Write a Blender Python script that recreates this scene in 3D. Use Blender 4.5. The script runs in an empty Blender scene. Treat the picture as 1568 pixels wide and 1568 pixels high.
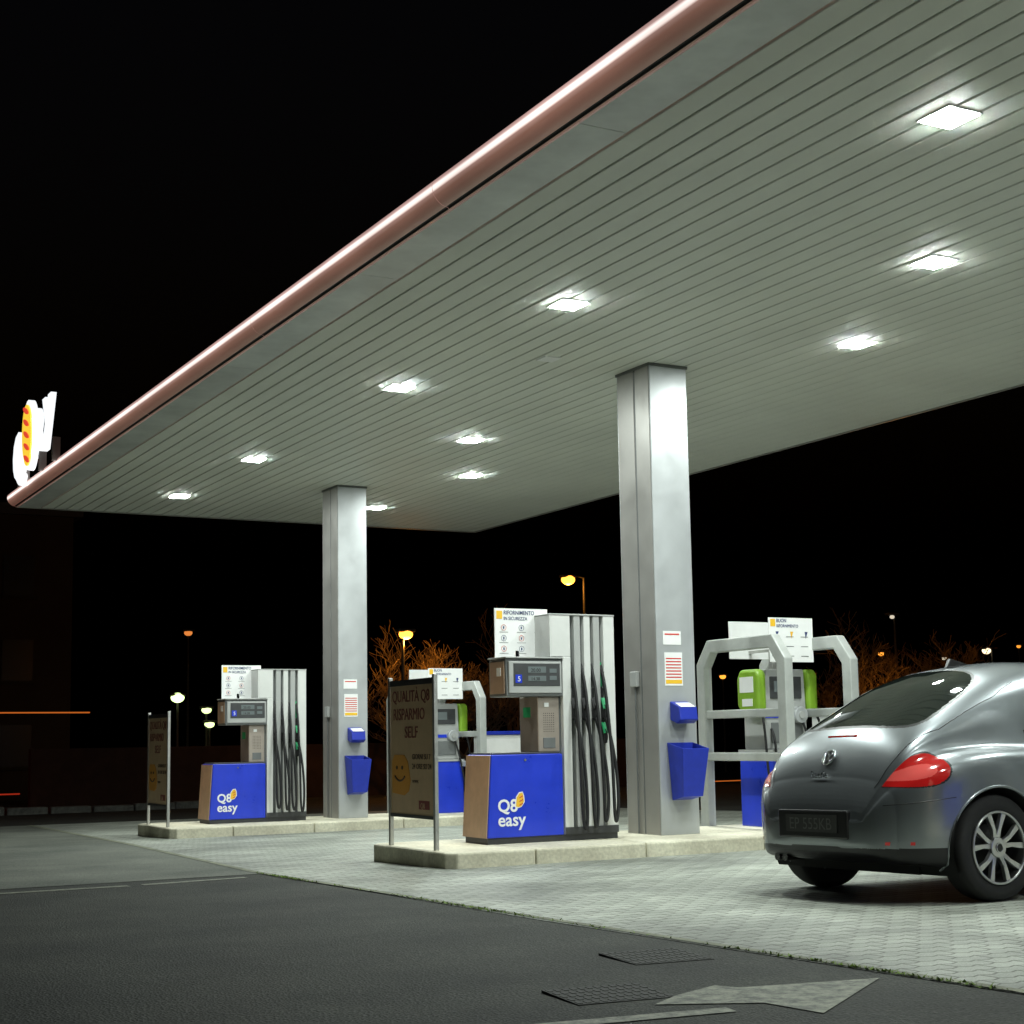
import bpy, bmesh, math, random
import numpy as np
from mathutils import Matrix, Vector
random.seed(7)
S=0.018
def gz(y): return -S*y
scn=bpy.context.scene
col=scn.collection
# ------------------------------------------------------------ materials
MATS={}
def mat(name,color,rough=0.5,metal=0.0,noise=0.0,nscale=8.0,bump=0.0,bscale=60.0,emis=None,estr=0.0,coat=0.0,alpha=None,spec=None,rnoise=0.0):
    if name in MATS: return MATS[name]
    m=bpy.data.materials.new(name); m.use_nodes=True
    nt=m.node_tree; b=nt.nodes["Principled BSDF"]
    b.inputs["Base Color"].default_value=(*color,1); b.inputs["Roughness"].default_value=rough; b.inputs["Metallic"].default_value=metal
    if coat: b.inputs["Coat Weight"].default_value=coat; b.inputs["Coat Roughness"].default_value=0.05
    if spec is not None: b.inputs["Specular IOR Level"].default_value=spec
    tc=nt.nodes.new("ShaderNodeTexCoord")
    if noise>0 or rnoise>0:
        n=nt.nodes.new("ShaderNodeTexNoise"); n.inputs["Scale"].default_value=nscale; n.inputs["Detail"].default_value=4; n.inputs["Roughness"].default_value=0.65
        nt.links.new(tc.outputs["Object"],n.inputs["Vector"])
    if noise>0:
        r=nt.nodes.new("ShaderNodeMapRange"); r.inputs[1].default_value=0.3; r.inputs[2].default_value=0.7; r.inputs[3].default_value=1-noise; r.inputs[4].default_value=1+noise*0.5
        nt.links.new(n.outputs["Fac"],r.inputs[0])
        mx=nt.nodes.new("ShaderNodeVectorMath"); mx.operation='SCALE'; mx.inputs[0].default_value=color
        nt.links.new(r.outputs[0],mx.inputs["Scale"]); nt.links.new(mx.outputs[0],b.inputs["Base Color"])
    if rnoise>0:
        r2=nt.nodes.new("ShaderNodeMapRange"); r2.inputs[1].default_value=0.3; r2.inputs[2].default_value=0.7; r2.inputs[3].default_value=max(0.02,rough-rnoise); r2.inputs[4].default_value=min(1,rough+rnoise)
        nt.links.new(n.outputs["Fac"],r2.inputs[0]); nt.links.new(r2.outputs[0],b.inputs["Roughness"])
    if bump>0:
        n2=nt.nodes.new("ShaderNodeTexNoise"); n2.inputs["Scale"].default_value=bscale; n2.inputs["Detail"].default_value=3
        nt.links.new(tc.outputs["Object"],n2.inputs["Vector"])
        bp=nt.nodes.new("ShaderNodeBump"); bp.inputs["Strength"].default_value=bump; bp.inputs["Distance"].default_value=0.01
        nt.links.new(n2.outputs["Fac"],bp.inputs["Height"]); nt.links.new(bp.outputs[0],b.inputs["Normal"])
    if emis is not None:
        b.inputs["Emission Color"].default_value=(*emis,1); b.inputs["Emission Strength"].default_value=estr
        if estr<1.0: m.cycles.emission_sampling='NONE'
    MATS[name]=m; return m

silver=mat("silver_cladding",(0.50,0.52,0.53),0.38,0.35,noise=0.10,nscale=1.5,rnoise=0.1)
silver_d=mat("silver_cladding_shaded",(0.38,0.37,0.35),0.4,0.35,noise=0.12,nscale=1.5,rnoise=0.1)  # darker copy of the cladding, shade of the column sides put into the colour
dark=mat("dark_rubber",(0.008,0.008,0.009),0.65)
darkgrey=mat("dark_grey_plastic",(0.05,0.052,0.055),0.45,noise=0.2)
midgrey=mat("mid_grey_plastic",(0.15,0.16,0.16),0.45,noise=0.12)
ltgrey=mat("light_grey_panel",(0.40,0.41,0.40),0.42,noise=0.10,nscale=3)
white=mat("white_panel",(0.66,0.67,0.65),0.4,noise=0.08,nscale=3)
paper=mat("white_sign_face",(0.85,0.86,0.85),0.5,noise=0.04)
blue=mat("blue_panel",(0.014,0.045,0.62),0.33,noise=0.12,nscale=4,rnoise=0.08,coat=0.3)
bluedk=mat("blue_plastic",(0.014,0.035,0.42),0.45,noise=0.15)
steel_warm=mat("steel_side_warm_reflection",(0.60,0.42,0.30),0.42,0.35,noise=0.15,nscale=5)  # steel pump sides, warm reflection painted into the base colour
speak=mat("brushed_steel_column",(0.44,0.38,0.33),0.38,0.5,noise=0.12,nscale=5)
screen=mat("lcd_screen",(0.10,0.12,0.12),0.15,emis=(0.5,0.6,0.6),estr=0.10)
lime=mat("lime_green_plastic",(0.22,0.40,0.03),0.4,noise=0.12)
green=mat("green_plastic",(0.02,0.38,0.14),0.4)
redm=mat("red_print",(0.62,0.04,0.03),0.5)
yel=mat("yellow_print",(0.85,0.50,0.03),0.5)
navy=mat("navy_print",(0.03,0.05,0.16),0.5)
blk=mat("black_print",(0.02,0.02,0.02),0.5)
whitep=mat("white_print",(0.85,0.86,0.88),0.5)
steel=mat("galvanised_steel",(0.50,0.50,0.48),0.35,0.8,noise=0.15)
polemat=mat("painted_lamp_pole",(0.10,0.10,0.09),0.5,0.3,noise=0.15)
guard=mat("grey_painted_guard",(0.43,0.45,0.43),0.42,noise=0.15,nscale=4)
alu=mat("chrome",(0.75,0.76,0.78),0.12,1.0)

# ------------------------------------------------------------ geometry helpers
def empty(name,loc=(0,0,0),rotz=0):
    e=bpy.data.objects.new(name,None); e.empty_display_size=0.3; e.location=loc; e.rotation_euler=(0,0,rotz); col.objects.link(e); return e
def link(o,parent):
    col.objects.link(o)
    if parent: o.parent=parent
    return o
def mobj(name,verts,faces,m,parent=None,smooth=False,bev=0.0,seg=2):
    me=bpy.data.meshes.new(name); me.from_pydata([tuple(v) for v in verts],[],faces); me.validate()
    bm=bmesh.new(); bm.from_mesh(me); bmesh.ops.recalc_face_normals(bm,faces=bm.faces); bm.to_mesh(me); bm.free()
    if isinstance(m,(list,tuple)):
        for q in m: me.materials.append(q)
    elif m: me.materials.append(m)
    if smooth:
        for p in me.polygons: p.use_smooth=True
    o=bpy.data.objects.new(name,me)
    if bev>0:
        b=o.modifiers.new("bevel",'BEVEL'); b.width=bev; b.segments=seg; b.limit_method='ANGLE'
    return link(o,parent)
def box(name,x0,x1,y0,y1,z0,z1,m,parent=None,bev=0.0):
    v=[(x,y,z) for z in (z0,z1) for y in (y0,y1) for x in (x0,x1)]
    f=[(0,1,3,2),(4,6,7,5),(0,4,5,1),(2,3,7,6),(0,2,6,4),(1,5,7,3)]
    return mobj(name,v,f,m,parent,bev=bev)
def prism(name,poly,plane,a,b,m,parent=None,bev=0.0,smooth=False):
    n=len(poly); v=[]
    for c in (a,b):
        for p in poly:
            if plane=='xz': v.append((p[0],c,p[1]))
            elif plane=='yz': v.append((c,p[0],p[1]))
            else: v.append((p[0],p[1],c))
    f=[tuple(range(n)),tuple(range(2*n-1,n-1,-1))]+[(i,(i+1)%n,n+(i+1)%n,n+i) for i in range(n)]
    return mobj(name,v,f,m,parent,bev=bev,smooth=smooth)
def tube(name,paths,r,m,parent=None,res=3,cyclic=False,smooth=True):
    cu=bpy.data.curves.new(name,'CURVE'); cu.dimensions='3D'; cu.bevel_depth=r; cu.bevel_resolution=res; cu.use_fill_caps=True
    for pts in paths:
        if smooth:
            s=cu.splines.new('NURBS'); s.points.add(len(pts)-1)
            for i,p in enumerate(pts): s.points[i].co=(*p[:3],1)
            s.order_u=min(4,len(pts)); s.use_endpoint_u=not cyclic; s.use_cyclic_u=cyclic; s.resolution_u=8
        else:
            s=cu.splines.new('POLY'); s.points.add(len(pts)-1); s.use_cyclic_u=cyclic
            for i,p in enumerate(pts): s.points[i].co=(*p[:3],1); s.points[i].radius=p[3] if len(p)>3 else 1
    cu.materials.append(m)
    return link(bpy.data.objects.new(name,cu),parent)
def cyl(name,c,r,h,axis,m,parent=None,n=32,r2=None,bev=0.0):
    r2=r if r2 is None else r2; v=[]
    for k,(s,rr) in enumerate(((-h/2,r),(h/2,r2))):
        for i in range(n):
            a=2*math.pi*i/n; p=(rr*math.cos(a),rr*math.sin(a),s)
            if axis=='y': p=(p[0],p[2],p[1])
            if axis=='x': p=(p[2],p[0],p[1])
            v.append((c[0]+p[0],c[1]+p[1],c[2]+p[2]))
    f=[tuple(range(n)),tuple(range(n,2*n))]+[(i,(i+1)%n,n+(i+1)%n,n+i) for i in range(n)]
    o=mobj(name,v,f,m,parent,bev=bev)
    return o
def text(name,s,loc,size,m,parent,face='-y',ext=0.001,align='LEFT',bold=0.0,sx=1.0):
    cu=bpy.data.curves.new(name,'FONT'); cu.body=s; cu.size=size; cu.extrude=ext; cu.align_x=align; cu.offset=bold; cu.resolution_u=3
    cu.materials.append(m); o=bpy.data.objects.new(name,cu)
    o.rotation_euler=(math.pi/2,0,0 if face=='-y' else -math.pi/2); o.location=loc; o.scale=(sx,1,1)
    return link(o,parent)

# ------------------------------------------------------------ world
w=bpy.data.worlds.new("World"); scn.world=w; w.use_nodes=True
nt=w.node_tree; bg=nt.nodes["Background"]; sky=nt.nodes.new("ShaderNodeTexSky"); sky.sky_type='NISHITA'; sky.sun_disc=False
sky.sun_elevation=math.radians(-4); sky.sun_rotation=math.radians(200)
nt.links.new(sky.outputs[0],bg.inputs[0]); bg.inputs[1].default_value=0.08

# ------------------------------------------------------------ ground sheets
def sheet(name,poly,dz,m,sub=1):
    return mobj(name,[(x,y,gz(y)+dz) for x,y in poly],[tuple(range(len(poly)))],m)
def ground_mat(name,base,dark_,scale,bumps,rough=0.85,lo=0.55,hi=1.5,big=0.7):
    m=bpy.data.materials.new(name); m.use_nodes=True; nt=m.node_tree; b=nt.nodes["Principled BSDF"]; b.inputs["Roughness"].default_value=rough
    L=nt.links.new; tc=nt.nodes.new("ShaderNodeTexCoord")
    n1=nt.nodes.new("ShaderNodeTexNoise"); n1.inputs["Scale"].default_value=big; n1.inputs["Detail"].default_value=7; n1.inputs["Roughness"].default_value=0.6
    n2=nt.nodes.new("ShaderNodeTexNoise"); n2.inputs["Scale"].default_value=scale; n2.inputs["Detail"].default_value=3
    n3=nt.nodes.new("ShaderNodeTexVoronoi"); n3.inputs["Scale"].default_value=scale*1.3
    for n in (n1,n2,n3): L(tc.outputs["Object"],n.inputs["Vector"])
    r=nt.nodes.new("ShaderNodeValToRGB"); r.color_ramp.elements[0].position=0.32; r.color_ramp.elements[1].position=0.68
    r.color_ramp.elements[0].color=(*dark_,1); r.color_ramp.elements[1].color=(*base,1); L(n1.outputs["Fac"],r.inputs[0])
    mr=nt.nodes.new("ShaderNodeMapRange"); mr.inputs[1].default_value=0.3; mr.inputs[2].default_value=0.75; mr.inputs[3].default_value=lo; mr.inputs[4].default_value=hi; L(n2.outputs["Fac"],mr.inputs[0])
    vm=nt.nodes.new("ShaderNodeVectorMath"); vm.operation='SCALE'; L(r.outputs[0],vm.inputs[0]); L(mr.outputs[0],vm.inputs["Scale"])
    L(vm.outputs[0],b.inputs["Base Color"])
    bp=nt.nodes.new("ShaderNodeBump"); bp.inputs["Strength"].default_value=bumps; bp.inputs["Distance"].default_value=0.01
    L(n3.outputs["Distance"],bp.inputs["Height"]); L(bp.outputs[0],b.inputs["Normal"])
    return m
asphalt=ground_mat("asphalt",(0.040,0.044,0.034),(0.014,0.016,0.013),60,0.7,lo=.3,hi=1.8,big=1.1)
worn=ground_mat("worn_concrete",(0.17,0.18,0.15),(0.08,0.09,0.075),60,0.3)
concrete=ground_mat("kerb_concrete",(0.74,0.71,0.56),(0.50,0.47,0.36),30,0.12,0.8,.84,1.12,2.2)
concdk=ground_mat("verge_soil",(0.05,0.045,0.025),(0.02,0.022,0.012),25,0.8)
def paver_mat():
    m=bpy.data.materials.new("interlocking_pavers"); m.use_nodes=True; nt=m.node_tree; b=nt.nodes["Principled BSDF"]; b.inputs["Roughness"].default_value=0.66
    L=nt.links.new; tc=nt.nodes.new("ShaderNodeTexCoord")
    sep=nt.nodes.new("ShaderNodeSeparateXYZ"); L(tc.outputs["Object"],sep.inputs[0])
    pp=nt.nodes.new("ShaderNodeMath"); pp.operation='PINGPONG'; pp.inputs[1].default_value=0.055; L(sep.outputs["X"],pp.inputs[0])
    sc=nt.nodes.new("ShaderNodeMath"); sc.operation='MULTIPLY'; sc.inputs[1].default_value=0.45; L(pp.outputs[0],sc.inputs[0])
    ad=nt.nodes.new("ShaderNodeMath"); ad.operation='ADD'; L(sep.outputs["Y"],ad.inputs[0]); L(sc.outputs[0],ad.inputs[1])
    cb=nt.nodes.new("ShaderNodeCombineXYZ"); L(sep.outputs["X"],cb.inputs[0]); L(ad.outputs[0],cb.inputs[1])
    br=nt.nodes.new("ShaderNodeTexBrick"); br.inputs["Scale"].default_value=1.0; br.inputs["Brick Width"].default_value=0.22; br.inputs["Row Height"].default_value=0.115; br.inputs["Mortar Size"].default_value=0.007; br.inputs["Mortar Smooth"].default_value=0.3
    br.inputs["Color1"].default_value=(0.36,0.38,0.33,1); br.inputs["Color2"].default_value=(0.26,0.28,0.24,1); br.inputs["Mortar"].default_value=(0.11,0.115,0.09,1); br.inputs["Bias"].default_value=-0.1
    L(cb.outputs[0],br.inputs["Vector"])
    n1=nt.nodes.new("ShaderNodeTexNoise"); n1.inputs["Scale"].default_value=0.55; n1.inputs["Detail"].default_value=8; n1.inputs["Roughness"].default_value=0.68; L(tc.outputs["Object"],n1.inputs["Vector"])
    mr=nt.nodes.new("ShaderNodeMapRange"); mr.inputs[1].default_value=0.34; mr.inputs[2].default_value=0.64; mr.inputs[3].default_value=0.50; mr.inputs[4].default_value=1.22; L(n1.outputs["Fac"],mr.inputs[0])
    vm=nt.nodes.new("ShaderNodeVectorMath"); vm.operation='SCALE'; L(br.outputs["Color"],vm.inputs[0]); L(mr.outputs[0],vm.inputs["Scale"])
    n4=nt.nodes.new("ShaderNodeTexNoise"); n4.inputs["Scale"].default_value=130; n4.inputs["Detail"].default_value=1; L(tc.outputs["Object"],n4.inputs["Vector"])
    m4=nt.nodes.new("ShaderNodeMapRange"); m4.inputs[1].default_value=0.3; m4.inputs[2].default_value=0.7; m4.inputs[3].default_value=0.8; m4.inputs[4].default_value=1.2; L(n4.outputs["Fac"],m4.inputs[0])
    v2=nt.nodes.new("ShaderNodeVectorMath"); v2.operation='SCALE'; L(vm.outputs[0],v2.inputs[0]); L(m4.outputs[0],v2.inputs["Scale"]); L(v2.outputs[0],b.inputs["Base Color"])
    iv=nt.nodes.new("ShaderNodeMath"); iv.operation='SUBTRACT'; iv.inputs[0].default_value=1; L(br.outputs["Fac"],iv.inputs[1])
    bp=nt.nodes.new("ShaderNodeBump"); bp.inputs["Strength"].default_value=0.7; bp.inputs["Distance"].default_value=0.008; L(iv.outputs[0],bp.inputs["Height"]); L(bp.outputs[0],b.inputs["Normal"])
    return m
pavers=paver_mat()
sheet("ground",[(-300,-300),(500,-300),(500,500),(-300,500)],0,asphalt)
sheet("paved_forecourt",[(4.64,-6),(16,-6),(16,29),(5.9,29),(5.3,20),(4.72,13.6),(4.58,8)],0.004,pavers)
sheet("concrete_apron",[(-14,13.25),(4.70,13.25),(5.28,20),(5.85,29),(-14,29)],0.004,worn)
st=mobj("kerb_strip",[(4.60,-6,gz(-6)+.008),(4.66,-6,gz(-6)+.008),(4.60,8,gz(8)+.008),(4.66,8,gz(8)+.008),(4.70,13.6,gz(13.6)+.008),(4.77,13.6,gz(13.6)+.008),(5.28,20,gz(20)+.008),(5.36,20,gz(20)+.008),(5.85,29,gz(29)+.008),(5.95,29,gz(29)+.008)],
   [(0,1,3,2),(2,3,5,4),(4,5,7,6),(6,7,9,8)],mat("kerb_strip_concrete",(0.20,0.21,0.15),0.85,noise=0.5,nscale=5,bump=0.4))
def weeds():
    v=[];f=[]
    for i in range(700):
        y=random.choice([random.uniform(2,13),random.gauss(9,.6),random.gauss(5,.4),random.gauss(12.6,.3)])
        x=np.interp(y,[2,8,13.6],[4.60,4.60,4.70])+random.gauss(0,.015)
        h=random.uniform(.004,.016); a=random.uniform(0,6.28); d=random.uniform(.004,.010)
        z=gz(y)+.008; k=len(v)
        v+= [(x-d*math.cos(a),y-d*math.sin(a),z),(x+d*math.cos(a),y+d*math.sin(a),z),(x+random.gauss(0,.012),y+random.gauss(0,.012),z+h)]
        f.append((k,k+1,k+2))
    mobj("weeds",v,f,mat("weed_green",(0.16,0.26,0.04),0.8,noise=0.4))
weeds()
def paint_mat():
    m=bpy.data.materials.new("worn_white_paint"); m.use_nodes=True; nt=m.node_tree; b=nt.nodes["Principled BSDF"]; b.inputs["Roughness"].default_value=0.7
    tc=nt.nodes.new("ShaderNodeTexCoord"); n=nt.nodes.new("ShaderNodeTexNoise"); n.inputs["Scale"].default_value=14; n.inputs["Detail"].default_value=8; n.inputs["Roughness"].default_value=0.78
    nt.links.new(tc.outputs["Object"],n.inputs["Vector"]); r=nt.nodes.new("ShaderNodeValToRGB"); r.color_ramp.elements[0].position=0.40; r.color_ramp.elements[1].position=0.60
    r.color_ramp.elements[0].color=(0.05,0.055,0.042,1); r.color_ramp.elements[1].color=(0.23,0.24,0.18,1); nt.links.new(n.outputs["Fac"],r.inputs[0]); nt.links.new(r.outputs[0],b.inputs["Base Color"]); return m
pm=paint_mat()
sheet("road_marking_arrow",[(3.35,5.02),(3.55,5.16),(3.82,5.28),(3.86,5.17),(4.47,5.02),(3.72,4.48),(3.70,4.80)],0.004,pm)
sheet("road_marking_line",[(2.0,5.05),(2.0,4.92),(3.5,4.70),(3.52,4.80)],0.004,pm)
sheet("road_marking_line",[(-4,12.98),(-4,12.84),(3.4,12.70),(3.4,12.84)],0.004,pm)
sheet("road_marking_line",[(3.52,12.86),(3.52,12.72),(4.45,12.86),(4.45,12.98)],0.004,pm)
def grate(cx,cy,wx,wy):
    e=empty("drain_grate",(cx,cy,gz(cy)+.004),math.radians(-8))
    box("frame",-wx/2,wx/2,-wy/2,wy/2,-.02,.003,mat("cast_iron",(0.022,0.024,0.02),0.8,0.1,noise=0.3),e)
    n=12
    for i in range(n):
        for j in range(5):
            x=-wx/2+wx*(i+.5)/n; y=-wy/2+wy*(j+.5)/5
            box("bar",x-.009,x+.009,y-wy*.06,y+wy*.06,.003,.005,mat("cast_iron_worn",(0.03,0.031,0.027),0.8,0.1),e)
grate(4.15,6.2,.40,.42); grate(3.35,5.35,.42,.38)

# ------------------------------------------------------------ canopy
ZC=4.794
can=empty("canopy",(0,0,0))
sof=mat("soffit_plank",(0.67,0.69,0.62),0.58,0.0,noise=0.08,nscale=0.8,rnoise=0.06,spec=.3); gapm=mat("soffit_gap",(0.02,0.02,0.02),0.8)
X0,X1,Y0,Y1=4.93,13.36,-6.2,25.7
box("roof_slab",X0+.45,X1-.05,Y0+.05,Y1-.05,ZC+.03,ZC+.55,gapm,can)
v=[];f=[]
px0=5.32; n=int(round((X1-.03-px0)/0.2)); pw=(X1-.03-px0)/n
for i in range(n):
    a=px0+i*pw+.008; b=px0+(i+1)*pw-.008
    prof=[(a,ZC+.028),(a,ZC+.006),(a+.006,ZC),(b-.006,ZC),(b,ZC+.006),(b,ZC+.028)]
    k=len(v)
    for yy in (Y0+.06,Y1-.06):
        for p in prof: v.append((p[0],yy,p[1]))
    for j in range(5): f.append((k+j,k+j+1,k+6+j+1,k+6+j))
pl=mobj("soffit_planks",v,f,sof,can)
for k in range(9):
    ya=Y0+k*3.55; yb=min(Y1-.05,ya+3.546)
    box("edge_flashing",X0+.02,px0-.02,ya+.003 if k else ya+.05,yb,ZC-.001,ZC+.03,mat("edge_flashing",(0.58,0.61,0.58),0.40,0.10,noise=0.25,nscale=1.2,bump=0.25,bscale=2),can)
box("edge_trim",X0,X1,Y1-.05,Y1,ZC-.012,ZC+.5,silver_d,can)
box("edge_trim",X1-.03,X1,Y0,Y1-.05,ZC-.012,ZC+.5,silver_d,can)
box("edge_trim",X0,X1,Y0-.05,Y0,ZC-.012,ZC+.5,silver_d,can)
# fascia : bullnose, LED streak and its glow on the panels painted as graded emission
fm=bpy.data.materials.new("fascia_led_glow"); fm.use_nodes=True; nt=fm.node_tree; b=nt.nodes["Principled BSDF"]; b.inputs["Base Color"].default_value=(.5,.36,.31,1); b.inputs["Roughness"].default_value=.35
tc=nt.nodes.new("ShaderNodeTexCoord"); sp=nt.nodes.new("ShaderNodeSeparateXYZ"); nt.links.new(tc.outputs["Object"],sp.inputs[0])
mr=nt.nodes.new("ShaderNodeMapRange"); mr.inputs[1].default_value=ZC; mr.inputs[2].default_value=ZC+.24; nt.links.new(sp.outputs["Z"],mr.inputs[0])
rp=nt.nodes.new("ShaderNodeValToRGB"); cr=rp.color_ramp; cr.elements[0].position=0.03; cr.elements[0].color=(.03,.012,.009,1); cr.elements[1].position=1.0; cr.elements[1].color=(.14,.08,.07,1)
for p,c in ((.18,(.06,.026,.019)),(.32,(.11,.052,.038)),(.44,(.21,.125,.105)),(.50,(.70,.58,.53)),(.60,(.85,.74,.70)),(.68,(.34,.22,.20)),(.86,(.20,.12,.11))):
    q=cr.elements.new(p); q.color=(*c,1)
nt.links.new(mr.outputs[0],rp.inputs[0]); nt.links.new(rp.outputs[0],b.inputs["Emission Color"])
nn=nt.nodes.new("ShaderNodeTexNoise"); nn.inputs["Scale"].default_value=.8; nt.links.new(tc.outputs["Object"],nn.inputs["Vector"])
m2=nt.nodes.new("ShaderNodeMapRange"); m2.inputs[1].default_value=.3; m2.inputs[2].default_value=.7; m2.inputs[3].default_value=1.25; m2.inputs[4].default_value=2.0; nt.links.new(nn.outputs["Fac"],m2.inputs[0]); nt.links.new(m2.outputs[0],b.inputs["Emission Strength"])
prof=[(4.935,ZC+.0),(4.915,ZC+.0),(4.905,ZC+.012),(4.89,ZC+.014),(4.86,ZC+.022),(4.83,ZC+.042),(4.80,ZC+.075),(4.788,ZC+.10),(4.780,ZC+.13),(4.779,ZC+.16),(4.786,ZC+.185),(4.81,ZC+.21),(4.86,ZC+.225),(4.93,ZC+.24),(5.42,ZC+.25)]
v=[];f=[];mi=[];segs=[];yk=Y0
while yk<Y1:
    segs.append((yk,min(Y1,yk+4.0)-.006)); yk+=4.0
for (a,b) in segs:
    k=len(v)
    for yy in (a,b):
        for p in prof: v.append((p[0],yy,p[1]))
    for j in range(len(prof)-1):
        f.append((k+j,k+j+1,k+len(prof)+j+1,k+len(prof)+j)); mi.append(1 if j in (1,2) else 0)
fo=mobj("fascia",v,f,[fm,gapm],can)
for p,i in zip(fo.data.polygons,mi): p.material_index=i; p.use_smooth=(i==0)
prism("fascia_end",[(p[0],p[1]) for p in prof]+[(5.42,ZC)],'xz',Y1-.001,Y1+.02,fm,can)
# luminaires
lamp_body=mat("luminaire_housing",(0.75,0.76,0.75),0.4)
lens=bpy.data.materials.new("luminaire_lens"); lens.use_nodes=True
_nt=lens.node_tree; _nt.nodes.clear(); _o=_nt.nodes.new("ShaderNodeOutputMaterial"); _e=_nt.nodes.new("ShaderNodeEmission"); _e.inputs[0].default_value=(0.92,1.0,0.95,1); _e.inputs[1].default_value=590; _nt.links.new(_e.outputs[0],_o.inputs[0])
lens.cycles.emission_sampling='FRONT'
LP=[(7.0,y) for y in (3.2,6.86,11.57,15.22,20.04,23.55)]+[(9.1,y) for y in (0.7,9.18,17.59)]+[(10.35,y) for y in (3.2,6.86,11.55,15.22,20.02,23.52)]
for (lx,ly) in LP:
    e=empty("canopy_light",(lx,ly,ZC))
    box("housing",-.148,.148,-.148,.148,-.010,.02,lamp_body,e,bev=.004)
    h=.125
    o=mobj("lens",[(-h,-h,-.016),(-h,h,-.016),(h,h,-.016),(h,-h,-.016)],[(0,1,2,3)],lens,e)
    if o.data.polygons[0].normal.z>0: o.data.flip_normals()
box("soffit_cover",7.75,7.95,13.3,13.5,ZC-.012,ZC+.02,lamp_body,can,bev=.01)

# lit brand sign on canopy corner
sg=empty("illuminated_logo_sign",(4.72,23.0,ZC))
wl=mat("sign_white_acrylic",(0.9,0.9,0.9),0.4,emis=(.93,.97,1),estr=1.1)
yl=mat("sign_yellow_acrylic",(0.9,0.6,0.05),0.4,emis=(1,0.66,0.05),estr=.95)
rl=mat("sign_red_acrylic",(0.7,0.05,0.03),0.4,emis=(0.9,0.08,0.04),estr=.8)
def ell(cy,cz,ry,rz,n=28,rot=0):
    o=[]
    for i in range(n):
        a=2*math.pi*i/n; y=ry*math.cos(a); z=rz*math.sin(a)
        o.append((cy+y*math.cos(rot)-z*math.sin(rot),cz+y*math.sin(rot)+z*math.cos(rot)))
    return o
text("letter_q","Q",(.0,1.78,.28),.95,wl,sg,face='-x',ext=.04,bold=.045)
text("letters","8",(.0,.40,.42),.95,wl,sg,face='-x',ext=.04,bold=.05)
text("letters_b","y",(.0,-.40,.66),1.0,wl,sg,face='-x',ext=.04,bold=.045)
prism("sail_backing",ell(.62,.80,.40,.56,rot=-.25),'yz',-.04,.04,wl,sg)
prism("sail",ell(.64,.80,.33,.49,rot=-.25),'yz',-.065,-.041,yl,sg)
for k in range(5): prism("sail_rib",ell(.56+.03*k,.42+k*.19,.20,.042,16,rot=.35),'yz',-.08,-.066,rl,sg)
for yy in (-.9,0,1.2): box("bracket",-.01,.10,yy-.03,yy+.03,.16,.5,silver_d,sg)

# ------------------------------------------------------------ columns / islands / pumps
def column(X,Yc):
    zb=gz(Yc)+.14
    e=empty("canopy_column",(X,Yc,zb)); H=ZC-zb
    box("core",.012,.458,.012,.608,0,H-.001,gapm,e)
    box("front_panel",0,.47,-.004,.012,.012,H-.03,silver,e,bev=.006)
    box("back_panel",0,.47,.608,.624,.012,H-.03,silver,e,bev=.006)
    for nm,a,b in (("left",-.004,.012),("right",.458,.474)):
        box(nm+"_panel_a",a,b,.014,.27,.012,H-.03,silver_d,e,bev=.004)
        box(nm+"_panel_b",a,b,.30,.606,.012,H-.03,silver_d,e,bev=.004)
    box("groove_channel",-.0,.012,.27,.30,.0,H-.05,midgrey,e)
    box("collar",-.012,.482,-.012,.632,H-.03,H-.002,mat("column_collar",(0.16,0.17,0.16),0.5,noise=.2),e)
    box("foot",-.008,.478,-.008,.628,0,.012,midgrey,e)
    box("junction_box",-.05,-.004,.32,.44,1.52,1.68,ltgrey,e,bev=.008)
    tube("conduit",[[(-.02,.38,.02),(-.02,.38,1.52)]],.009,midgrey,e,smooth=False)
    box("notice",.08,.30,-.008,-.004,1.94,2.08,paper,e); box("notice_b",.09,.31,-.008,-.004,1.52,1.86,paper,e)
    for k in range(7): box("stripe",.105,.295,-.0095,-.008,1.60+.032*k,1.612+.032*k,redm,e)
    box("stripe_y",.10,.30,-.0095,-.008,1.54,1.58,yel,e)
    box("stripe_r",.10,.28,-.0095,-.008,2.04,2.055,redm,e)
    prism("towel_dispenser",[(-.004,1.36),(-.17,1.30),(-.19,1.17),(-.12,1.13),(-.004,1.17)],'yz',.14,.36,bluedk,e,bev=.01)
    mobj("towel",[(.16,-.175,1.30),(.34,-.175,1.30),(.34,-.07,1.345),(.16,-.07,1.345)],[(0,1,2,3)],paper,e)
    v=[(.13,-.02,.36),(.37,-.02,.36),(.37,-.22,.40),(.13,-.22,.40),(.09,-.01,.94),(.41,-.01,.94),(.41,-.29,.88),(.09,-.29,.88)]
    o=mobj("waste_bucket",v,[(0,1,2,3),(0,1,5,4),(1,2,6,5),(2,3,7,6),(3,0,4,7)],bluedk,e)
    sm=o.modifiers.new("s",'SOLIDIFY'); sm.thickness=.012; bb=o.modifiers.new("b",'BEVEL'); bb.width=.01; bb.segments=2
    return e

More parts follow.
